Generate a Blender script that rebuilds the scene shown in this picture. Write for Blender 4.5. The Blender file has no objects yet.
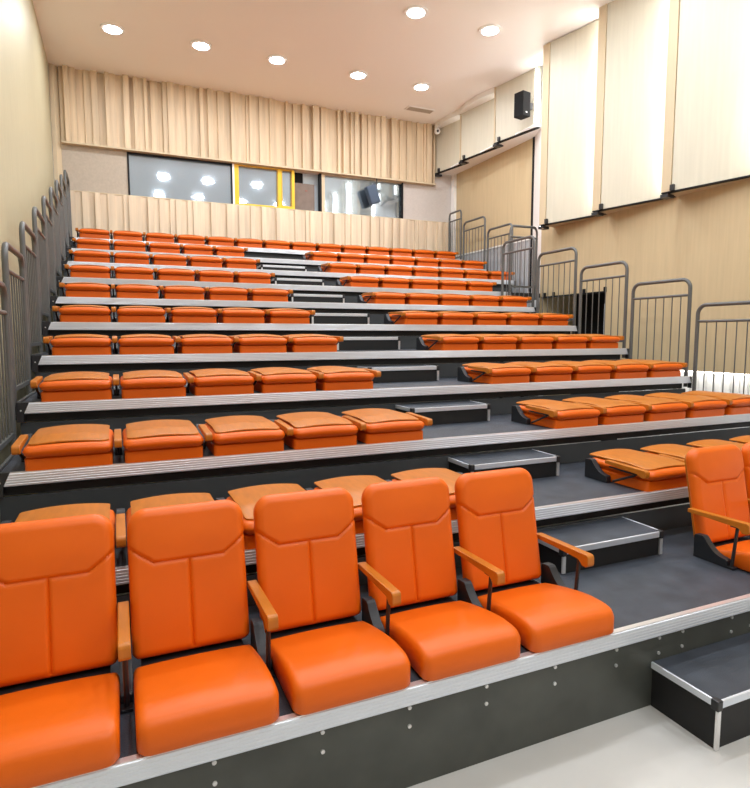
import bpy, bmesh, math, random
from mathutils import Vector, Matrix
random.seed(7)
C = bpy.context.scene.collection
PI = math.pi

# ------------------------------------------------------------------ helpers
def link(o): C.objects.link(o); return o

def mesh_obj(name, bm, m, parent=None, smooth=False, angle=None):
    me = bpy.data.meshes.new(name)
    bmesh.ops.recalc_face_normals(bm, faces=bm.faces[:])
    bm.to_mesh(me); bm.free()
    for p in me.polygons: p.use_smooth = smooth
    me.materials.append(m)
    if smooth:
        try: me.set_sharp_from_angle(angle=math.radians(angle or 50))
        except Exception: pass
    o = link(bpy.data.objects.new(name, me))
    if parent is not None: o.parent = parent
    return o

def tag(o, label=None, cat=None, group=None, kind=None):
    if label: o['label'] = label
    if cat: o['category'] = cat
    if group: o['group'] = group
    if kind: o['kind'] = kind
    return o

def thing(name, label, cat, loc=(0, 0, 0), group=None):
    o = link(bpy.data.objects.new(name, None))
    o.empty_display_size = .1
    o.location = loc
    return tag(o, label, cat, group)

def struct(name, bm, m, parent=None, smooth=False):
    o = mesh_obj(name, bm, m, parent, smooth)
    if parent is None: o['kind'] = 'structure'
    return o

def copy_tree(o, parent=None):
    c = o.copy(); C.objects.link(c)
    if parent is not None: c.parent = parent
    for ch in list(o.children): copy_tree(ch, c)
    return c

def box(bm, x0, x1, y0, y1, z0, z1, bev=0, seg=2, rot=None):
    r = bmesh.ops.create_cube(bm, size=1)
    vs = r['verts']
    for v in vs:
        v.co = Vector(((x0 + x1) / 2 + v.co.x * (x1 - x0), (y0 + y1) / 2 + v.co.y * (y1 - y0), (z0 + z1) / 2 + v.co.z * (z1 - z0)))
    if rot is not None:
        for v in vs: v.co = rot @ v.co
    if bev:
        es = list({e for v in vs for e in v.link_edges})
        bmesh.ops.bevel(bm, geom=es, offset=bev, segments=seg, affect='EDGES', profile=.6)
    return bm

def B(*a, **k): return box(bmesh.new(), *a, **k)

def prism(bm, pts, ext, bev=0):
    """pts: list of 3D points of a planar outline, ext: extrusion vector"""
    ext = Vector(ext)
    a = [bm.verts.new(Vector(p)) for p in pts]
    b = [bm.verts.new(Vector(p) + ext) for p in pts]
    n = len(pts)
    fs = [bm.faces.new(a), bm.faces.new(b[::-1])]
    for i in range(n):
        fs.append(bm.faces.new((a[i], b[i], b[(i + 1) % n], a[(i + 1) % n])))
    if bev:
        es = list({e for f in fs for e in f.edges})
        bmesh.ops.bevel(bm, geom=es, offset=bev, segments=2, affect='EDGES', profile=.6)
    return bm

def tube(bm, pts, r, seg=10, cap=True):
    pts = [Vector(p) for p in pts]
    rings = []
    up = None
    for i, p in enumerate(pts):
        if i == 0: d = pts[1] - p
        elif i == len(pts) - 1: d = p - pts[i - 1]
        else: d = (pts[i + 1] - p).normalized() + (p - pts[i - 1]).normalized()
        d.normalize()
        if up is None:
            up = Vector((0, 0, 1)) if abs(d.z) < .9 else Vector((1, 0, 0))
        s = d.cross(up).normalized(); up = s.cross(d).normalized()
        rings.append([bm.verts.new(p + (s * math.cos(a) + up * math.sin(a)) * r) for a in [2 * PI * k / seg for k in range(seg)]])
    for A, D in zip(rings, rings[1:]):
        for k in range(seg): bm.faces.new((A[k], A[(k + 1) % seg], D[(k + 1) % seg], D[k]))
    if cap:
        bm.faces.new(rings[0][::-1]); bm.faces.new(rings[-1])
    return bm

def arc(c, r, a0, a1, n, f):
    return [f(c[0] + r * math.cos(a0 + (a1 - a0) * k / n), c[1] + r * math.sin(a0 + (a1 - a0) * k / n)) for k in range(n + 1)]

def slab(w, l, rc0, rc1, ftop, fbot, nx=24, ny=28, M=None):
    """rounded-rectangle solid: x in +-w, y in 0..l; corner radius rc0 at y=0, rc1 at y=l; z from functions of (x, y, distance to border)"""
    bm = bmesh.new()
    def spaced(n):
        out = []
        for i in range(n + 1):
            t = i / n
            out.append(.5 - .5 * math.cos(PI * t) if False else (t * .45 + .55 * (.5 - .5 * math.cos(PI * t))))
        return out
    xs = [(-1 + 2 * t) * w for t in spaced(nx)]; ys = [t * l for t in spaced(ny)]
    def mp(x, y):
        rc = rc0 if y < l / 2 else rc1
        cx = w - rc; cy = rc if y < l / 2 else l - rc
        ax = abs(x) - cx; ay = (cy - y) if y < l / 2 else (y - cy)
        if ax > 0 and ay > 0 and rc > 0:
            k = max(ax, ay) / math.hypot(ax, ay); ax *= k; ay *= k
            d = rc - math.hypot(ax, ay)
            x = math.copysign(cx + ax, x); y = cy - ay if y < l / 2 else cy + ay
        else:
            d = min(w - abs(x), y, l - y)
        return x, y, max(0, d)
    T = []; U = []
    for y in ys:
        rt = []; rb = []
        for x in xs:
            X, Y, d = mp(x, y)
            rt.append(bm.verts.new((X, Y, ftop(X, Y, d)))); rb.append(bm.verts.new((X, Y, fbot(X, Y, d))))
        T.append(rt); U.append(rb)
    for j in range(ny):
        for i in range(nx):
            bm.faces.new((T[j][i], T[j][i + 1], T[j + 1][i + 1], T[j + 1][i]))
            bm.faces.new((U[j][i], U[j + 1][i], U[j + 1][i + 1], U[j][i + 1]))
    for i in range(nx):
        bm.faces.new((T[0][i], U[0][i], U[0][i + 1], T[0][i + 1])); bm.faces.new((T[ny][i], T[ny][i + 1], U[ny][i + 1], U[ny][i]))
    for j in range(ny):
        bm.faces.new((T[j][0], T[j + 1][0], U[j + 1][0], U[j][0])); bm.faces.new((T[j][nx], U[j][nx], U[j + 1][nx], T[j + 1][nx]))
    if M is not None: bmesh.ops.transform(bm, matrix=M, verts=bm.verts[:])
    return bm

def edge_round(d, r):
    if d >= r: return 0.
    return r - math.sqrt(max(0, r * r - (r - d) ** 2))

def seg_dist(px, py, ax, ay, bx, by):
    t = max(0, min(1, ((px - ax) * (bx - ax) + (py - ay) * (by - ay)) / ((bx - ax) ** 2 + (by - ay) ** 2)))
    return math.hypot(px - ax - t * (bx - ax), py - ay - t * (by - ay))

# ------------------------------------------------------------------ materials
def lin(r, g, b):
    f = lambda c: (c / 255 / 12.92) if c / 255 <= .04045 else ((c / 255 + .055) / 1.055) ** 2.4
    return (f(r), f(g), f(b), 1)

def mat(name, col, rough=.5, metal=0., noise=None, bump=None, coat=0., emit=None, spec=None, stretch=None, rvar=None):
    m = bpy.data.materials.new(name); m.use_nodes = True
    nt = m.node_tree; bs = nt.nodes['Principled BSDF']
    bs.inputs['Base Color'].default_value = col
    bs.inputs['Roughness'].default_value = rough
    bs.inputs['Metallic'].default_value = metal
    if spec is not None: bs.inputs['Specular IOR Level'].default_value = spec
    if coat: bs.inputs['Coat Weight'].default_value = coat; bs.inputs['Coat Roughness'].default_value = .25
    if emit: bs.inputs['Emission Color'].default_value = emit[0]; bs.inputs['Emission Strength'].default_value = emit[1]
    tc = None
    def coords(st):
        nonlocal tc
        tc = tc or nt.nodes.new('ShaderNodeTexCoord')
        mpn = nt.nodes.new('ShaderNodeMapping'); mpn.inputs['Scale'].default_value = st or (1, 1, 1)
        nt.links.new(tc.outputs['Object'], mpn.inputs['Vector']); return mpn.outputs[0]
    if noise:
        scale, amt = noise[:2]
        n = nt.nodes.new('ShaderNodeTexNoise'); n.inputs['Scale'].default_value = scale; n.inputs['Detail'].default_value = 5
        nt.links.new(coords(stretch), n.inputs['Vector'])
        mr = nt.nodes.new('ShaderNodeMapRange'); mr.inputs['From Min'].default_value = .3; mr.inputs['From Max'].default_value = .7
        mr.inputs['To Min'].default_value = 1 - amt; mr.inputs['To Max'].default_value = 1 + amt
        nt.links.new(n.outputs['Fac'], mr.inputs['Value'])
        mx = nt.nodes.new('ShaderNodeMix'); mx.data_type = 'RGBA'; mx.blend_type = 'MULTIPLY'; mx.inputs['Factor'].default_value = 1
        mx.inputs[6].default_value = col
        nt.links.new(mr.outputs[0], mx.inputs[7]); nt.links.new(mx.outputs[2], bs.inputs['Base Color'])
        if rvar:
            m2 = nt.nodes.new('ShaderNodeMapRange'); m2.inputs['To Min'].default_value = rough - rvar; m2.inputs['To Max'].default_value = rough + rvar
            nt.links.new(n.outputs['Fac'], m2.inputs['Value']); nt.links.new(m2.outputs[0], bs.inputs['Roughness'])
    if bump:
        n = nt.nodes.new('ShaderNodeTexNoise'); n.inputs['Scale'].default_value = bump[0]; n.inputs['Detail'].default_value = 4
        nt.links.new(coords(bump[2] if len(bump) > 2 else None), n.inputs['Vector'])
        b = nt.nodes.new('ShaderNodeBump'); b.inputs['Strength'].default_value = bump[1]; b.inputs['Distance'].default_value = .01
        nt.links.new(n.outputs['Fac'], b.inputs['Height']); nt.links.new(b.outputs[0], bs.inputs['Normal'])
    return m

M = {}
M['orange'] = mat('orange_leather', (.74, .126, .003, 1), .40, noise=(3, .06), bump=(220, .05), spec=.35)
M['wood'] = mat('honey_plywood', (.48, .148, .011, 1), .36, noise=(7, .12), stretch=(5, 1, 1), spec=.4)
M['black'] = mat('black_steel', (.018, .018, .021, 1), .42)
M['shoe'] = mat('black_plastic_cover', (.013, .015, .020, 1), .45)
M['carpet'] = mat('charcoal_vinyl_deck', (.042, .050, .066, 1), .5, noise=(7, .28), bump=(220, .25), spec=.4)
M['alu'] = mat('ribbed_aluminium', (.78, .83, .91, 1), .38, metal=.6)
_b = M['alu'].node_tree.nodes['Principled BSDF']; _b.inputs['Anisotropic'].default_value = .95
_t = M['alu'].node_tree.nodes.new('ShaderNodeTangent'); _t.direction_type = 'RADIAL'; _t.axis = 'Z'
M['alu'].node_tree.links.new(_t.outputs[0], _b.inputs['Tangent'])
M['alulip'] = mat('polished_aluminium_lip', (.85, .85, .86, 1), .28, metal=.7)
M['riser'] = mat('dark_grey_riser', (.040, .045, .050, 1), .75, noise=(3, .12))
M['frontriser'] = mat('grey_green_front_board', (.062, .066, .058, 1), .4, noise=(5, .2))
M['void'] = mat('gap_shade_and_step_black', (.006, .006, .007, 1), .6)  # near-black for the shaded gap under the nosings and for black step bodies
M['rail'] = mat('grey_brown_powder_coat', (.115, .118, .118, 1), .38, metal=.2)
M['bolt'] = mat('zinc_bolt', (.75, .75, .75, 1), .3, metal=.6)
M['slat'] = mat('pale_ash_slats', (.64, .50, .335, 1), .5, noise=(6, .17), stretch=(2.2, 1, .12))
M['slat2'] = mat('pale_ash_slats_lower', (.70, .58, .43, 1), .5, noise=(6, .15), stretch=(2.2, 1, .12))
M['sidewood'] = mat('beige_maple_panel', (.57, .45, .275, 1), .5, noise=(3, .05), stretch=(8, 8, .5))
M['leftwood'] = mat('yellow_beige_panel', (.50, .455, .30, 1), .5, noise=(3, .05), stretch=(8, 8, .5))
M['panelwood'] = mat('cream_maple_acoustic_panel', (.62, .59, .485, 1), .5, noise=(3, .04), stretch=(8, 8, .5))
M['edgewood'] = mat('maple_edge_strip', (.60, .49, .33, 1), .5)
M['greyfab'] = mat('grey_beige_board', (.46, .40, .33, 1), .8, noise=(30, .06))
M['greyfab2'] = mat('pale_pinkish_board', (.58, .54, .51, 1), .8, noise=(30, .04))
M['white'] = mat('white_paint', (.86, .86, .85, 1), .6)
M['ceil'] = mat('white_ceiling_paint', (.92, .91, .90, 1), .8)
M['wains'] = mat('light_grey_ribbed_board', (.50, .51, .54, 1), .45)
M['floor'] = mat('pale_stone_floor', (.55, .54, .52, 1), .35, noise=(2, .08))
M['yellow'] = mat('yellow_film_frame', (.80, .50, .02, 1), .5)
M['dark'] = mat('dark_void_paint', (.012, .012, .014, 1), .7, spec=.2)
M['brown'] = mat('brown_stained_board', (.20, .105, .05, 1), .6, noise=(5, .1))
M['card'] = mat('taupe_cardboard', (.20, .155, .13, 1), .8, noise=(8, .12))
M['bluewall'] = mat('pale_blue_paint', (.60, .68, .74, 1), .7)
M['led'] = mat('white_led_light', (1, 1, 1, 1), .5, emit=((1, .98, .95, 1), 22))
M['ledcool'] = mat('white_led_panel', (1, 1, 1, 1), .5, emit=((1, .97, .92, 1), 7))
M['lamp'] = mat('downlight_glow', (1, 1, 1, 1), .5, emit=((.95, .97, 1, 1), 22))
M['speaker'] = mat('black_speaker_grille', (.006, .006, .007, 1), .7, spec=.2)
M['bluespk'] = mat('slate_blue_speaker_case', (.045, .075, .13, 1), .5)
M['rubber'] = mat('pale_post_paint', (.62, .61, .58, 1), .4)

def glass_mat():
    m = bpy.data.materials.new('control_room_glass'); m.use_nodes = True
    nt = m.node_tree; nt.nodes.remove(nt.nodes['Principled BSDF'])
    out = nt.nodes['Material Output']
    g = nt.nodes.new('ShaderNodeBsdfGlossy'); g.inputs['Roughness'].default_value = .05; g.inputs['Color'].default_value = (.50, .57, .63, 1)
    t = nt.nodes.new('ShaderNodeBsdfTransparent'); t.inputs['Color'].default_value = (.70, .78, .85, 1)
    d = nt.nodes.new('ShaderNodeBsdfGlossy'); d.inputs['Roughness'].default_value = .35; d.inputs['Color'].default_value = (.48, .55, .6, 1)
    n = nt.nodes.new('ShaderNodeTexNoise'); n.inputs['Scale'].default_value = 1.4; n.inputs['Detail'].default_value = 2
    tc = nt.nodes.new('ShaderNodeTexCoord'); nt.links.new(tc.outputs['Object'], n.inputs['Vector'])
    b = nt.nodes.new('ShaderNodeBump'); b.inputs['Strength'].default_value = .12; b.inputs['Distance'].default_value = .02
    nt.links.new(n.outputs['Fac'], b.inputs['Height'])
    nt.links.new(b.outputs[0], g.inputs['Normal'])
    m0 = nt.nodes.new('ShaderNodeMixShader'); m0.inputs[0].default_value = .35
    nt.links.new(g.outputs[0], m0.inputs[1]); nt.links.new(d.outputs[0], m0.inputs[2])
    m1 = nt.nodes.new('ShaderNodeMixShader'); m1.inputs[0].default_value = .66
    nt.links.new(t.outputs[0], m1.inputs[1]); nt.links.new(m0.outputs[0], m1.inputs[2])
    nt.links.new(m1.outputs[0], out.inputs['Surface'])
    return m
M['glass'] = glass_mat()

ORD = ['first', 'second', 'third', 'fourth', 'fifth', 'sixth', 'seventh', 'eighth', 'ninth', 'tenth', 'eleventh', 'twelfth', 'thirteenth', 'fourteenth']

# ------------------------------------------------------------------ measures
D, R = .90, .2922
P, W = .51, .45
XL, XA, XB, XR = .812, 3.37, 4.555, 7.16
SX = .88
def RY(k): return (k - 1) * D
def RZ(k): return (k - 1) * R
FLOOR = -.42
YB = 9.95
ZC = 5.9

# ------------------------------------------------------------------ room
struct('floor', B(.2, 9.2, -7.0, 12.6, FLOOR - .1, FLOOR), M['floor'])
struct('ceiling', B(.2, 9.2, -7.0, 12.6, ZC, ZC + .1), M['ceil'])
struct('wall_front', B(.2, 9.2, -7.2, -7.0, FLOOR, ZC), M['greyfab2'])
bm = B(.35, .5, -7.0, 9.80, FLOOR, .995)
box(bm, .35, .5, -7.0, 9.80, 1.0, ZC)
box(bm, .35, .49, -7.0, 9.80, .99, 1.01)
struct('wall_left', bm, M['leftwood'])
bm = bmesh.new()
prism(bm, [(.50, 9.86, FLOOR), (.50, 10.1, FLOOR), (.63, 10.1, FLOOR), (.63, 9.95, FLOOR), (.56, 9.86, FLOOR)], (0, 0, ZC - FLOOR))
struct('trim_1', bm, M['edgewood'])
struct('trim_2', B(.40, .46, 9.80, 9.86, FLOOR, ZC), M['dark'])

# back wall with the window band z 3.86..4.62 between x 1.68 and 7.18
bm = B(.2, 9.0, YB, YB + .12, FLOOR, 3.86)
box(bm, .2, 9.0, YB, YB + .12, 4.62, ZC)
box(bm, 7.19, 9.0, YB, YB + .12, 3.86, 4.62)
struct('wall_back', bm, M['greyfab2'])
bm = B(.63, 1.67, YB - .005, YB + .12, 3.86, 4.62)
struct('trim_3', bm, M['greyfab'])

def slats(x0, x1, z0, z1, seed, widths, depths):
    rnd = random.Random(seed); bm = bmesh.new(); x = x0; last = None
    while x < x1 - .02:
        w = min(rnd.choice(widths), x1 - x)
        dd = rnd.choice([d for d in depths if d != last]); last = dd
        box(bm, x, x + w, YB - dd, YB - .001, z0, z1, bev=.003, seg=1)
        x += w
    return bm
struct('trim_4', slats(.64, 7.93, 4.655, ZC, 3, [.055, .07, .085, .1, .12], [.02, .05, .085, .12]), M['slat'])
struct('trim_5', slats(.66, 8.32, 2.9, 3.845, 5, [.085, .1, .11, .12, .14], [.02, .055, .09]), M['slat2'])
struct('trim_6', B(.64, 7.935, YB - .125, YB, 4.625, 4.655), M['edgewood'])
struct('trim_7', B(.66, 8.32, YB - .03, YB, 3.845, 3.862), M['edgewood'])

# control room behind the windows
bm = B(1.2, 7.9, 12.5, 12.6, 2.8, 5.4)
box(bm, 1.1, 1.2, YB + .12, 12.6, 2.8, 5.4); box(bm, 7.9, 8.0, YB + .12, 12.6, 2.8, 5.4)
struct('wall_control_room', bm, M['bluewall'])
struct('ceiling_control_room', B(1.1, 8.0, YB + .12, 12.6, 5.4, 5.5), M['ceil'])
struct('floor_control_room', B(1.1, 8.0, YB + .12, 12.6, 2.7, 2.8), M['greyfab'])

def window(n, x0, x1, frame, fw_l, fw_r, fb, ft=.012, paney=10.01):
    m = frame
    bm = bmesh.new()
    if fw_l: box(bm, x0, x0 + fw_l, YB - .02, YB + .06, 3.862, 4.62)
    if fw_r: box(bm, x1 - fw_r, x1, YB - .02, YB + .06, 3.862, 4.62)
    if fb: box(bm, x0 + fw_l, x1 - fw_r, YB - .02, YB + .06, 3.862, 3.862 + fb)
    if ft: box(bm, x0 + fw_l, x1 - fw_r, YB - .01, YB + .06, 4.62 - ft, 4.62)
    f = struct('window_%d' % n, bm, m)
    struct('window_pane', B(x0 + fw_l, x1 - fw_r, paney, paney + .01, 3.862 + fb, 4.62 - ft), M['glass'], f)
    return f
window(1, 1.67, 3.535, M['dark'], .03, .012, 0)
window(2, 3.57, 4.495, M['yellow'], .085, .07, .03)
window(3, 4.50, 4.765, M['yellow'], .012, .055, .05)
window(4, 5.335, 7.19, M['edgewood'], .065, .0, 0)
struct('trim_8', B(3.535, 3.57, YB - .03, YB + .06, 3.862, 4.62), M['white'])
struct('trim_9', B(5.29, 5.335, YB - .02, YB + .08, 3.862, 4.62), M['dark'])
struct('trim_10', B(7.155, 7.19, YB - .02, YB + .02, 3.862, 4.62), M['dark'])

t = thing('leaning_board', 'taupe grey board propped in the open gap of the window band', 'board', (4.99, YB + .10, 3.862))
mesh_obj('board_sheet', B(-.22, .22, -.02, .02, 0, .55, bev=.004), M['card'], t)
mesh_obj('board_note', B(.02, .07, -.025, -.0205, .40, .42), mat('faded_red_print', (.32, .12, .10, 1), .8), t)
o = mesh_obj('sliding_panel', B(5.0, 5.31, YB + .18, YB + .2, 3.86, 4.64), M['bluewall'])
tag(o, 'pale blue sliding panel standing behind the taupe board', 'panel')
o = mesh_obj('gap_shade_sheet', B(4.74, 5.0, YB + .2, YB + .22, 3.86, 4.66), M['dark'])  # dark sheet standing in for the shade inside the open gap
tag(o, 'narrow dark sheet for the shaded opening beside the pale blue panel in the window gap', 'backing sheet')
# tilted monitor loudspeaker inside the control room
t = thing('studio_loudspeaker', 'slate blue loudspeaker hanging tilted in front of the rightmost glass pane', 'loudspeaker', (6.47, 9.80, 4.09))
Rt = Matrix.Translation((0, 0, 0)) @ Matrix.Rotation(math.radians(-20), 4, 'Y')
bm = B(-.11, .11, -.07, .07, 0, .38, bev=.02, rot=Rt); mesh_obj('speaker_cabinet', bm, M['bluespk'], t)
bm = B(-.095, .095, -.08, -.071, .03, .35, bev=.004, rot=Rt); mesh_obj('speaker_grille', bm, M['bluespk'], t)
bm = tube(bmesh.new(), [(.02, .0, .30), (.06, .06, .40), (.06, .06, .54)], .012); mesh_obj('mount_arm', bm, M['black'], t)

# right side: far wall, connecting return, near wall with doorway and base recess
XF = 8.45
struct('wall_right_far', B(XF, XF + .12, 7.15, YB, 3.11, 4.93), M['sidewood'])
bm = bmesh.new(); box(bm, XF + .02, XF + .12, 7.15, YB, FLOOR, 3.11)
x = 7.16
while x < YB - .1:
    box(bm, XF - .005, XF + .03, x, x + .075, 1.6, 3.10); x += .12
struct('trim_11', bm, M['wains'])
struct('trim_12', B(XF - .015, XF, 7.15, YB, 3.09, 3.12), M['white'])
struct('trim_13', B(XF + .001, XF + .13, 7.15, YB, 4.93, ZC), M['white'])
struct('trim_14', B(XF - .06, XF, YB - .14, YB - .13 + .12, 3.12, 4.9), M['white'])
XN = 8.05
bm = bmesh.new()
prism(bm, [(XN + .02, 6.37, FLOOR), (XF + .01, 7.14, FLOOR), (XF + .12, 7.14, FLOOR), (XN + .12, 6.37, FLOOR)], (0, 0, ZC - FLOOR))
struct('wall_right_return', bm, M['white'])
struct('trim_15', B(XF - .02, XF + .01, 7.10, 7.15, 2.0, 4.93), M['dark'])
bm = B(XN, XN + .12, 6.29, 6.37, .9, ZC)
box(bm, XN, XN + .12, 4.88, 6.29, 1.985, ZC)
box(bm, XN, XN + .12, -7.0, 4.88, .88, ZC)
struct('wall_right', bm, M['sidewood'])
bm = B(XN + .16, XN + .24, -7.0, 4.7, FLOOR, 1.2)
y = -2.0
while y < 4.6:
    box(bm, XN + .12, XN + .17, y, y + .07, FLOOR, .86); y += .11
struct('trim_16', bm, M['white'])
# the doorway: dark lobby with a brown jamb and a dark door leaf
struct('door_1', B(XN + .66, XN + .72, 4.7, 6.34, FLOOR, 2.4), M['dark'])
struct('door_jamb', B(XN + .121, XN + .655, 6.28, 6.34, FLOOR, 2.4), M['sidewood'], None)
struct('trim_17', B(XN + .01, XN + .11, 4.881, 4.90, .9, 1.8), M['bluewall'])
struct('trim_18', B(XN + .13, XN + .45, 4.87, 4.885, FLOOR, 2.0), M['dark'])
bm = bmesh.new()
for y, dx in ((6.22, 0), (6.0, 0), (5.30, 0), (4.87, .0)):
    box(bm, XN - .035, XN, y - .017, y + .017, 1.97, 2.045, bev=.004)
struct('trim_19', bm, M['dark'])
struct('trim_20', B(XN - .02, XN, 4.87, 6.3, 1.96, 1.985), M['dark'])

# ------------------------------------------------------------------ sawtooth acoustic panels
def acoustic(name, label, y_far, y_near, xf, xn, z0, z1, strip=.13, mk=None):
    t = thing(name, label, 'acoustic panel', (0, 0, 0), 'sawtooth acoustic panels on the right wall')
    th = .06
    d = Vector((xn - xf, y_near - y_far, 0)); L = d.length; d.normalize(); nrm = Vector((-d.y, d.x, 0))
    if nrm.x < 0: nrm = -nrm                      # towards the wall
    p0 = Vector((xf, y_far, 0))
    def quad(a, b, z0, z1, off0, off1):
        A = p0 + d * a; Bq = p0 + d * b
        return prism(bmesh.new(), [A + nrm * off0 + Vector((0, 0, z0)), Bq + nrm * off0 + Vector((0, 0, z0)), Bq + nrm * off1 + Vector((0, 0, z0)), A + nrm * off1 + Vector((0, 0, z0))], (0, 0, z1 - z0))
    mesh_obj('panel_face', quad(strip, L, z0, z1, 0, th), M['panelwood'], t)
    mesh_obj('edge_strip', quad(0, strip - .012, z0, z1, -.01, th), M['edgewood'], t)
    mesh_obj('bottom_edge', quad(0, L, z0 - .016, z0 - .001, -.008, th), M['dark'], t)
    A = p0 + d * 0; Bq = p0 + d * L
    xw = 8.045 if z0 < 4 else XF - .02
    so = prism(bmesh.new(), [(A.x + .02, A.y + .010, z0 - .015), (Bq.x + .02, Bq.y, z0 - .015), (xw, Bq.y, z0 - .015), (xw, A.y + .010, z0 - .015)], (0, 0, .012))
    if z0 < 4: mesh_obj('light_stop_soffit', so, M['edgewood'], t)  # board added to stop strip light leaking out below the panel
    else: so.free()
    b = quad(.0, .10, z0 - .07, z0 - .03, -.03, th + .06)
    mesh_obj('corner_bracket', b, M['black'], t)
    mesh_obj('clip', quad(.12, .17, z0 + .0, z0 + .07, -.035, -.001), M['black'], t)
    return t
near = [(6.04, 4.89), (4.865, 3.71), (3.685, 2.45), (2.425, 1.20)]
for i, (a, b) in enumerate(near[:3]):
    acoustic('acoustic_panel', ['cream wall panel nearest the doorway, first right of the white light gap',
                                'cream wall panel in the middle of the three low right panels',
                                'large cream wall panel at the right edge of the picture'][i], a, b, 7.74, 8.0, 3.115, ZC - .02)
    o = mesh_obj('led_strip', B(7.885, 7.955, b + .014, b + .032, 3.22, ZC - .05), M['led'])
    tag(o, ['glowing white light strip between first and middle low cream panels',
            'glowing white light strip between middle and rightmost low cream panels',
            'glowing white light strip at the near end of the rightmost cream panel'][i], 'light strip', 'vertical light strips between wall panels')
acoustic('acoustic_panel', 'cream wall panel past the right edge of the picture', *near[3], 7.74, 8.0, 3.115, ZC - .02)
far = [(9.93, 8.92), (8.90, 7.72), (7.70, 6.66)]
for i, (a, b) in enumerate(far):
    acoustic('acoustic_panel', ['high beige wall panel in the far right corner beside the slats',
                                'high beige wall panel between the corner panel and the loudspeaker panel',
                                'high beige wall panel behind the small black loudspeaker'][i], a, b, 7.97, 8.15, 4.90, ZC - .01, strip=.04)
    o = mesh_obj('led_strip', B(8.09, 8.14, b + .01, b + .025, 4.97, ZC - .05), M['ledcool'])
    tag(o, ['short glowing light strip beside the far corner wall panel',
            'short glowing light strip beside the loudspeaker panel',
            'short glowing light strip at the near end of the loudspeaker panel'][i], 'light strip', 'vertical light strips between wall panels')
struct('trim_21', B(8.06, XF, 6.66, YB, 4.90, 4.925), M['white'])
# tall white light gap between far and near wall
bm = prism(bmesh.new(), [(8.07, 6.50, 3.16), (8.25, 6.81, 3.16), (8.265, 6.80, 3.16), (8.085, 6.49, 3.16)], (0, 0, 2.6))
# emissive strip a hair in front of the return wall
o = mesh_obj('led_strip', B(8.04, 8.075, 6.378, 6.41, 3.16, ZC - .1), M['led']); bm.free()
tag(o, 'tall glowing white light strip in the gap where the two right walls meet', 'light strip', 'vertical light strips between wall panels')
o = mesh_obj('led_strip', B(XN + .02, XN + .10, -1.5, 4.5, .86, .878), M['ledcool'])
tag(o, 'long light strip hidden under the lower edge of the right wall', 'light strip')

# loudspeaker on far panel
t = thing('wall_loudspeaker', 'small black loudspeaker mounted on the high beige panel', 'loudspeaker', (7.90, 6.78, 5.055))
Rz = Matrix.Rotation(math.radians(12), 4, 'Z')
mesh_obj('speaker_cabinet', B(-.09, .10, -.10, .10, 0, .40, bev=.008, rot=Rz), M['speaker'], t)
mesh_obj('speaker_badge', B(-.02, .02, -.106, -.101, .05, .07, rot=Rz), M['bolt'], t)
mesh_obj('wall_mount', B(.09, .20, -.04, .04, .15, .25), M['black'], t)
# security camera in ceiling corner
t = thing('security_camera', 'small white security camera under the ceiling at the end of the slats', 'camera', (7.90, 9.72, 5.72))
mesh_obj('camera_mount', tube(bmesh.new(), [(0, 0, .18), (0, 0, .07)], .045, 14), M['white'], t, True)
bm = bmesh.new(); bmesh.ops.create_uvsphere(bm, u_segments=16, v_segments=10, radius=.065); mesh_obj('camera_dome', bm, M['white'], t, True)
bm = tube(bmesh.new(), [(-.02, -.055, -.01), (-.03, -.075, -.015)], .025, 12); mesh_obj('camera_lens', bm, M['black'], t, True)
# ceiling vent
t = thing('ceiling_vent', 'grey slotted ceiling vent near the far right corner', 'vent', (7.2, 9.2, ZC))
mesh_obj('vent_frame', B(-.3, .3, -.1, .1, -.015, 0), M['white'], t)
bm = bmesh.new()
for k in range(5): box(bm, -.27, .27, -.08 + k * .034, -.06 + k * .034, -.022, -.015)
mesh_obj('vent_slats', bm, M['greyfab'], t)

# curved white cornice above the far right panels
for k, (y0, y1) in enumerate(((8.92, 9.93), (7.72, 8.90))):
    bm = bmesh.new()
    pts = []
    n = 10
    for j in range(n + 1):
        s = j / n; yy = y1 + (y0 - y1) * s
        pts.append((7.93 - .10 * math.sin(PI * s * .9) + .06 * s, yy, 0))
    for j in range(n):
        a, b = pts[j], pts[j + 1]
        prism(bm, [(a[0], a[1], ZC - .09), (b[0], b[1], ZC - .09), (b[0] + .22, b[1], ZC - .09), (a[0] + .22, a[1], ZC - .09)], (0, 0, .09))
    struct('trim_%d' % (22 + k), bm, M['white'])

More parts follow.
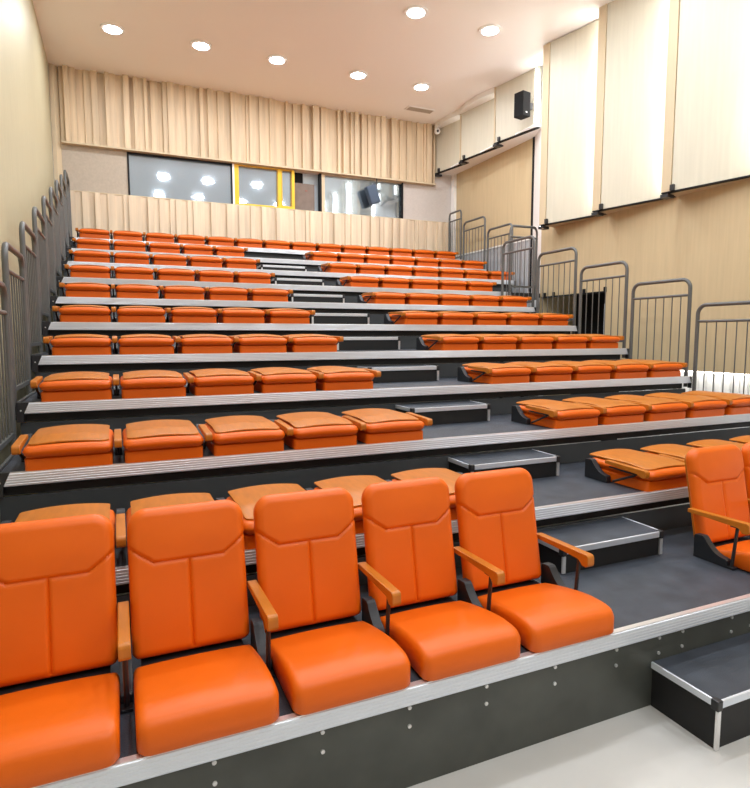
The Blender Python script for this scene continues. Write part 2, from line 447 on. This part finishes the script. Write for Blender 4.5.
# ------------------------------------------------------------------ platforms
def xr(k): return 8.12 if k >= 9 else (7.38 if k == 8 else XR)
def nosing(bm, x0, x1):
    # slanted ribbed face; ends flare outwards at the bottom
    prof = [(0.0, 0.0)]
    n = 5
    for i in range(n):
        z = -.004 - .014 * i
        prof += [(-.006, z), (-.0075, z - .002), (-.0075, z - .010), (-.006, z - .012)]
    prof += [(-.004, -.074), (.012, -.074), (.012, -.004)]
    def X(x, z, sgn): return x + sgn * (.032 * (-z / .074))
    a = [bm.verts.new((X(x0, z, -1), y, z)) for y, z in prof]; b = [bm.verts.new((X(x1, z, 1 if x1 < 8 else 0), y, z)) for y, z in prof]
    m = len(prof)
    bm.faces.new(a); bm.faces.new(b[::-1])
    for i in range(m): bm.faces.new((a[i], b[i], b[(i + 1) % m], a[(i + 1) % m]))
    return bm
for k in range(1, 12):
    pos = 'lowest' if k == 1 else ('topmost' if k == 11 else ORD[k - 1])
    t = thing('platform_tier', '%s stepped platform from the floor, charcoal deck with ribbed aluminium front edge' % pos if k not in (1, 11) else
              '%s stepped platform with charcoal deck and ribbed aluminium front edge' % pos, 'platform', (0, RY(k), RZ(k)), 'stepped seating platforms')
    x1 = xr(k)
    dep = D + .035 if k < 11 else .93
    mesh_obj('deck', B(XL - .05, x1, .012, dep, -.05, -.002), M['carpet'], t)
    mesh_obj('nosing', nosing(bmesh.new(), XL, x1), M['alu'], t)
    mesh_obj('nosing_lip', B(XL, x1, -.004, .022, -.0018, .0025), M['alulip'], t)
    if k > 1:
        mesh_obj('riser_panel', B(XL - .06, x1 - .02, .02, .034, -R + .001, -.137), M['riser'], t)
        mesh_obj('support_beam', B(XL - .05, x1 - .04, .05, .11, -.135, -.052), M['void'], t)  # near-black colour puts the shade of the gap into the beam
    else:
        mesh_obj('front_board', B(XL - .06, x1 - .02, .012, .03, FLOOR + .001, -.055), M['frontriser'], t)
        bm = bmesh.new()
        for bx in (.9, 1.25, 1.62, 2.0, 2.35, 2.7, 3.05, 3.4, 3.667, 3.822, 4.172, 4.32, 4.7, 5.1):
            for bz in (-.091, -.166):
                tube(bm, [(bx, .012, bz), (bx, .006, bz)], .008, 8)
        b = mesh_obj('bolt', bm, M['bolt'], t); b['kind'] = 'stuff'
    for s, xx in ((-1, XL - .075), (1, x1 + .005)):
        bm = bmesh.new()
        if s < 0:
            prism(bm, [(xx, -.008, .004), (XL - .002, -.008, .004), (XL - .034, -.008, -.076), (XL - .034, -.008, -.13), (xx, -.008, -.13)], (0, .04, 0))
        else:
            prism(bm, [(x1 + .001, -.006, -.002), (x1 + .045, -.006, -.002), (x1 + .045, -.006, -.13), (x1 + .033, -.006, -.13), (x1 + .033, -.006, -.076)], (0, .045, 0))
        e = mesh_obj('end_plate', bm, M['black'], t)
        if s < 0: mesh_obj('bolt', tube(bmesh.new(), [(XL - .05, -.008, -.05), (XL - .05, -.014, -.05)], .006, 8), M['bolt'], e)
    # side channel along the deck edge
    mesh_obj('side_channel', B(XL - .073, XL - .053, .02, D, -.06, .012, bev=.004), M['rail'], t)
    if 3 <= k <= 8:
        for px in (x1 - .05, x1 + .03):
            mesh_obj('support_post', B(px - .01, px + .01, .12, .15, -R - .0, -.055), M['rubber'], t)

# small side gangway right of tier eight
t = thing('side_gangway', 'small charcoal landing beside the right end of the eighth platform', 'platform', (7.45, RY(8) + .04, RZ(8)))
mesh_obj('deck', B(0, .57, .0, .82, -.05, -.004), M['carpet'], t)
mesh_obj('front_edge', B(0, .57, -.02, -.001, -.075, -.004), M['black'], t)
for px in (.05, .5):
    mesh_obj('support_post', B(px - .02, px + .02, .3, .34, FLOOR - RZ(8), -.051), M['black'], t)

# ------------------------------------------------------------------ aisle steps
def make_step(name, label, w, d, h, group='low box steps in the aisle'):
    t = thing(name, label, 'step', (0, 0, 0), group)
    mesh_obj('step_body', B(.012, w - .012, .012, d, 0, h - .024), M['void'], t)
    mesh_obj('tread', B(.012, w - .012, .012, d, h - .023, h - .001), M['carpet'], t)
    bm = B(.03, w - .03, 0, .011, h - .034, h + .001, bev=.003)
    mesh_obj('front_edging', bm, M['alu'], t)
    for s in (0, 1):
        x0 = 0 if s == 0 else w - .011
        mesh_obj('side_edging', B(x0, x0 + .011, .03, d, h - .03, h + .001, bev=.003), M['alu'], t)
        x0 = -.003 if s == 0 else w - .029
        mesh_obj('corner_cap', B(x0, x0 + .032, -.004, .032, h - .042, h + .004, bev=.006), M['black'], t)
        x0 = .002 if s == 0 else w - .024
        cb = mesh_obj('corner_bracket', B(x0, x0 + .022, .0, .010, .004, h - .045), M['alulip'], t)
    return t
step0 = make_step('aisle_step', 'black box step on the lowest platform beside the last upright seat', .77, .315, .146)
for k in range(1, 10):
    s = step0 if k == 1 else copy_tree(step0)
    s.location = (3.60 if k == 1 else 3.575, RY(k) + .603, RZ(k))
    if k > 1: s['label'] = 'black box step in the aisle, standing on the %s platform from the floor' % ORD[k - 1]
t = make_step('entry_step', 'lowest charcoal step on the floor in front of the lowest platform', 1.10, .34, .22, 'low box steps in the aisle')
t.location = (3.62, -.33, FLOOR)

# ------------------------------------------------------------------ guard rails
def make_rail(label, L=.79, H=1.07, low=-.12, n=6):
    """in local coordinates the rail runs along +y, foot at z=0"""
    t = thing('guard_rail', label, 'guard rail', (0, 0, 0), 'guard rails at the platform ends')
    rc, r = .10, .021
    pts = [(0, 0, low), (0, 0, .3)]
    pts += arc((rc, H - rc), rc, PI, PI / 2, 7, lambda a, b: (0, a, b))
    pts += arc((L - rc, H - rc), rc, PI / 2, 0, 7, lambda a, b: (0, a, b))
    pts += [(0, L, .3), (0, L, low)]
    mesh_obj('rail_frame', tube(bmesh.new(), pts, r, 12), M['rail'], t, True)
    mesh_obj('mid_rail', tube(bmesh.new(), [(0, .02, H - .175), (0, L - .02, H - .175)], .015, 10), M['rail'], t, True)
    mesh_obj('bottom_rail', B(-.013, .013, .02, L - .02, .075, .105), M['rail'], t)
    for i in range(n):
        y = L * (i + 1) / (n + 1)
        mesh_obj('baluster', tube(bmesh.new(), [(0, y, .10), (0, y, H - .175)], .0062, 8), M['rail'], t, True)
    return t
rail0 = make_rail('grey tubular guard rail')
first = True
def put_rail(loc, label, rz=0):
    global first
    o = rail0 if first else copy_tree(rail0)
    first = False
    o.location = loc; o.rotation_euler = (0, 0, rz); o['label'] = label
    return o
for k in range(3, 12):
    put_rail((.714, RY(k) + .06, RZ(k)), 'grey guard rail along the left wall at the left end of the %s' % ('topmost platform' if k == 11 else ORD[k - 1] + ' platform'))
for k in range(3, 8):
    put_rail((7.198, RY(k) + .07, RZ(k)), 'grey guard rail at the right end of the %s platform' % ORD[k - 1])
for k in range(9, 12):
    o = put_rail((8.20, RY(k) + .19, RZ(k)), 'grey guard rail at the far right end of the %s' % ('topmost platform' if k == 11 else ORD[k - 1] + ' platform'))
    if k == 11: o.scale = (1, .62, 1)
put_rail((7.87, 6.262, RZ(8)), 'grey guard rail turned crossways on the side landing near the wall gap', PI / 2).scale = (1, .68, 1)

# ------------------------------------------------------------------ seats
def cushion_upright():
    def top(x, y, d):
        z = .122 - .070 * max(0, (y - .14) / .35) ** 1.4
        if y < .09: z -= .050 * (1 - math.sqrt(max(0, 1 - ((.09 - y) / .09) ** 2)))
        z -= edge_round(d, .028) * .85
        z += .006 * (1 - (x / .22) ** 2)
        return z
    bm = slab(.231, .49, .045, .02, top, lambda x, y, d: .004 + edge_round(d, .012) * .8, 30, 34)
    bmesh.ops.translate(bm, vec=(0, -.018, 0), verts=bm.verts[:]); return bm
def back_upright(lo=False):
    Lb, w = .585, .231
    def top(x, y, d):              # faces the sitter
        z = .072 - edge_round(d, .038)
        if lo: return z
        g = min(seg_dist(x, y, -.135, .368, .135, .368), seg_dist(x, y, .135, .368, .245, .448), seg_dist(x, y, -.135, .368, -.245, .448), seg_dist(x, y, 0, .368, 0, .02) * 1.1)
        z -= .012 * math.exp(-(g / .0065) ** 2)
        if y < .368 or y < .368 + max(0, (abs(x) - .135)) * .73: z -= .004
        z += .012 * math.exp(-((y - .46) / .09) ** 2) * (1 - (x / .24) ** 2)
        return z
    bm = slab(w, Lb, .03, .075, top, lambda x, y, d: .004 + edge_round(d, .02), 84 if not lo else 16, 100 if not lo else 20)
    return bm
LEAN = math.radians(11.5)
# local back frame: x across, y up the back, z towards the sitter
Mback = Matrix.Translation((0, .545, .050)) @ Matrix.Rotation(math.radians(90) - LEAN, 4, 'X')
def shell_upright():
    def f(off):
        def g(x, y, d): return -.004 - off - .018 * (1 - (x / .22) ** 2)
        return g
    return slab(.205, .56, .02, .06, f(0), f(.012), 12, 16)

def cushion_folded():
    def top(x, y, d): return .080 - edge_round(d, .014)
    return slab(.222, .47, .02, .02, top, lambda x, y, d: .003, 12, 12)
def back_folded():
    def zc(y): return .119 + .004 * (y / .54)
    def top(x, y, d): return zc(y) + .017 + .010 * (1 - (x / .22) ** 2) - edge_round(d, .036) * .7
    def bot(x, y, d): return zc(y) - .046 + edge_round(d, .046) * .75
    bm = slab(.230, .56, .05, .03, top, bot, 22, 22)
    bmesh.ops.translate(bm, vec=(0, -.034, 0), verts=bm.verts[:]); return bm
def shell_folded():
    def base(x, y):
        s = min(1, y / .20)
        z = .156 + .015 * (s * s * (3 - 2 * s)) - .003 * max(0, (y - .2) / .34)
        z += .016 * (1 - (x / .20) ** 2) * (.8 + .2 * min(1, y / .4)) - .011
        return z
    bm = slab(.206, .545, .055, .012, lambda x, y, d: base(x, y) + .004 - edge_round(d, .003), lambda x, y, d: base(x, y) - .006, 18, 26)
    bmesh.ops.translate(bm, vec=(0, .008, 0), verts=bm.verts[:]); return bm

def armrest_bm(L, front_drop):
    """wooden armrest from y=0 (front) to y=L, top at z=0; the front end is thicker and rounded"""
    h = .030; fr = front_drop
    prof = []
    r = .014
    prof += [(L, 0), (L, -h + .006), (.075, -h), (.058, -h - .004), (.05, -fr + .010), (.040, -fr)]
    prof += [(.014, -fr), (.004, -fr + .006), (0, -fr + .016), (0, -.016), (.004, -.006), (.014, 0)]
    return prism(bmesh.new(), [(-.0205, y, z) for y, z in prof], (.041, 0, 0), bev=.0045)
def shoe_bm():
    pr = [(.53, 0), (.53, .128), (.522, .138), (.475, .142), (.462, .134)]
    for i in range(1, 10):
        a = i / 10
        pr.append((.462 - .125 * a, .050 + .084 * (1 - a) ** 2.1))
    pr += [(.326, .048), (.318, .040), (.316, 0)]
    return prism(bmesh.new(), [(-.021, y - .014, z) for y, z in pr], (.042, 0, 0), bev=.003)

def make_seat(kind):
    up = kind == 'upright'
    t = thing('auditorium_seat', 'orange seat', 'seat')
    if up:
        mesh_obj('seat_cushion', cushion_upright(), M['orange'], t, True)
        b = mesh_obj('backrest', back_upright(), M['orange'], t, True); b.data.transform(Mback)
        s = mesh_obj('backrest_shell', shell_upright(), M['wood'], b, True); s.data.transform(Mback)
        mesh_obj('back_frame', B(-.20, .20, .475, .535, .004, .045), M['black'], t)
    else:
        mesh_obj('seat_cushion', cushion_folded(), M['orange'], t, True)
        b = mesh_obj('backrest', back_folded(), M['orange'], t, True)
        mesh_obj('backrest_shell', shell_folded(), M['wood'], b, True)
    for part in side_parts(up): part.parent = t
    return t
def side_parts(up, x=-.2555):
    out = []
    if up:
        bm = armrest_bm(.385, .062)
        bmesh.ops.transform(bm, matrix=Matrix.Translation((x, .185, .290)) @ Matrix.Rotation(math.radians(-1.5), 4, 'X'), verts=bm.verts[:])
        a = mesh_obj('armrest', bm, M['wood'])
        bm = tube(bmesh.new(), [(x, .262, .26), (x, .285, .012)], .0095, 8)
        box(bm, x - .014, x + .014, .24, .30, .245, .262, bev=.003); box(bm, x - .02, x + .02, .262, .315, 0.001, .012)
        s = mesh_obj('armrest_strut', bm, M['black'], None, True)
    else:
        bm = armrest_bm(.355, .052)
        bmesh.ops.transform(bm, matrix=Matrix.Translation((x, -.03, .152)) @ Matrix.Rotation(math.radians(1.5), 4, 'X'), verts=bm.verts[:])
        a = mesh_obj('armrest', bm, M['wood'])
        bm = tube(bmesh.new(), [(x, .075, .100), (x, .262, .020)], .0085, 8)
        tube(bm, [(x, .06, .107), (x, .30, .115)], .006, 8)
        s = mesh_obj('armrest_strut', bm, M['black'], None, True)
    out += [a, s]
    bm = shoe_bm(); bmesh.ops.translate(bm, vec=(x, 0, 0), verts=bm.verts[:])
    out.append(mesh_obj('side_bracket', bm, M['shoe']))
    return out

protos = {k: make_seat(k) for k in ('folded', 'upright')}
extra = {k: side_parts(k == 'upright', .2555) for k in ('folded', 'upright')}
for ps in extra.values():
    for p in ps: C.objects.unlink(p)
used = {'folded': False, 'upright': False}
def put_seat(kind, x, k, label, group, last):
    o = protos[kind]
    if used[kind]:
        c = o.copy(); C.objects.link(c)
        for ch in o.children:
            if ch.get('xtra'): continue
            d = ch.copy(); C.objects.link(d); d.parent = c
            for g in ch.children:
                e = g.copy(); C.objects.link(e); e.parent = d
        o = c
    used[kind] = True
    if last:
        for p in extra[kind]:
            d = p.copy(); C.objects.link(d); d.parent = o; d['xtra'] = 1
    o.location = (x + W / 2, RY(k), RZ(k))
    o['label'] = label; o['group'] = group
SEATN = ['leftmost', 'second', 'third', 'fourth', 'fifth']
for k in range(1, 12):
    rowname = 'top' if k == 11 else ORD[k - 1]
    if k == 11:
        for i in range(14):
            put_seat('folded', SX + i * P, k, '%s of the folded orange seats counted from the left, in the unbroken top row' % ORD[i], 'folded orange seats', i == 13)
        continue
    kind = 'upright' if k == 1 else 'folded'
    for i in range(5):
        if k == 1: lab = 'upright orange seat, %s from the left in the front row' % ORD[i]
        else: lab = 'folded orange seat, %s from the left in left block, %s row from the front' % (ORD[i], ORD[k - 1])
        put_seat(kind, SX + i * P, k, lab, 'upright orange seats' if k == 1 else 'folded orange seats', i == 4)
    nr = {1: 2, 2: 4, 9: 7, 10: 7}.get(k, 5)
    for i in range(nr):
        if k == 1: lab = 'upright orange seat, %s from the aisle in the right block of the front row' % ORD[i]
        else: lab = 'folded orange seat, %s from the aisle in right block, %s row from the front' % (ORD[i], ORD[k - 1])
        put_seat(kind, XB + i * P + (.022 if k == 1 else 0), k, lab, 'upright orange seats' if k == 1 else 'folded orange seats', i == nr - 1)

# ------------------------------------------------------------------ ceiling lights
def light(name, kind, loc, energy, size=None, col=(.90, .95, 1), rot=(0, 0, 0), sy=None):
    l = bpy.data.lights.new(name, kind); l.energy = energy; l.color = col
    if kind == 'AREA':
        l.shape = 'RECTANGLE' if sy else 'DISK'; l.size = size
        if sy: l.size_y = sy
    o = bpy.data.objects.new(name, l); o.location = loc; o.rotation_euler = rot; link(o); return o
dl = thing('ceiling_downlight', 'round white downlight', 'ceiling light', (0, 0, 0), 'round downlights in the ceiling')
bm = tube(bmesh.new(), [(0, 0, -.02), (0, 0, 0)], .17, 28); mesh_obj('light_trim', bm, M['white'], dl)
bm = tube(bmesh.new(), [(0, 0, -.026), (0, 0, -.021)], .12, 28); mesh_obj('light_lens', bm, M['lamp'], dl)
n = 0
cols = [1.5, 2.78, 4.0, 5.45, 6.7]
for j, y in enumerate((-4.2, -1.6, 1.3, 3.6, 6.0, 8.2)):
    for i, x in enumerate(cols):
        o = dl if n == 0 else copy_tree(dl)
        n += 1
        o.location = (x, y, ZC)
        o['label'] = 'round ceiling downlight, %s from left wall, %s row out from the back wall' % (ORD[i], ORD[5 - j])
        light('downlight_lamp', 'AREA', (x, y, ZC - .04), 25, .24)
light('control_room_fill', 'AREA', (4.5, 11.3, 5.35), 14, 2.5, (.9, .95, 1), sy=.6)  # unseen fill light added to brighten the room behind the glass

# ------------------------------------------------------------------ camera
cx, cy, cz, yaw, pitch, roll, f = 1.3799, -1.8965, 1.3268, .4096, -.098, -.0014, 590.83
fw = Vector((math.sin(yaw) * math.cos(pitch), math.cos(yaw) * math.cos(pitch), math.sin(pitch)))
r = Vector((math.cos(yaw), -math.sin(yaw), 0)); u = r.cross(fw)
r2 = r * math.cos(roll) + u * math.sin(roll); u2 = -r * math.sin(roll) + u * math.cos(roll)
cd = bpy.data.cameras.new('camera'); cam = bpy.data.objects.new('camera', cd); link(cam)
cam.matrix_world = Matrix(((r2.x, u2.x, -fw.x, cx), (r2.y, u2.y, -fw.y, cy), (r2.z, u2.z, -fw.z, cz), (0, 0, 0, 1)))
cd.sensor_fit = 'HORIZONTAL'; cd.sensor_width = 36; cd.lens = f * 36 / 750; cd.clip_start = .05
bpy.context.scene.camera = cam

w = bpy.data.worlds.new('world'); bpy.context.scene.world = w; w.use_nodes = True
w.node_tree.nodes['Background'].inputs[0].default_value = (.9, .95, 1, 1)
w.node_tree.nodes['Background'].inputs[1].default_value = .3
vs = bpy.context.scene.view_settings
vs.view_transform = 'Standard'; vs.look = 'None'; vs.gamma = 1; vs.use_curve_mapping = False
vs.exposure = 0.12
cy_ = bpy.context.scene.cycles
cy_.max_bounces = 8; cy_.diffuse_bounces = 4; cy_.glossy_bounces = 4; cy_.transparent_max_bounces = 8
cy_.sample_clamp_indirect = 6
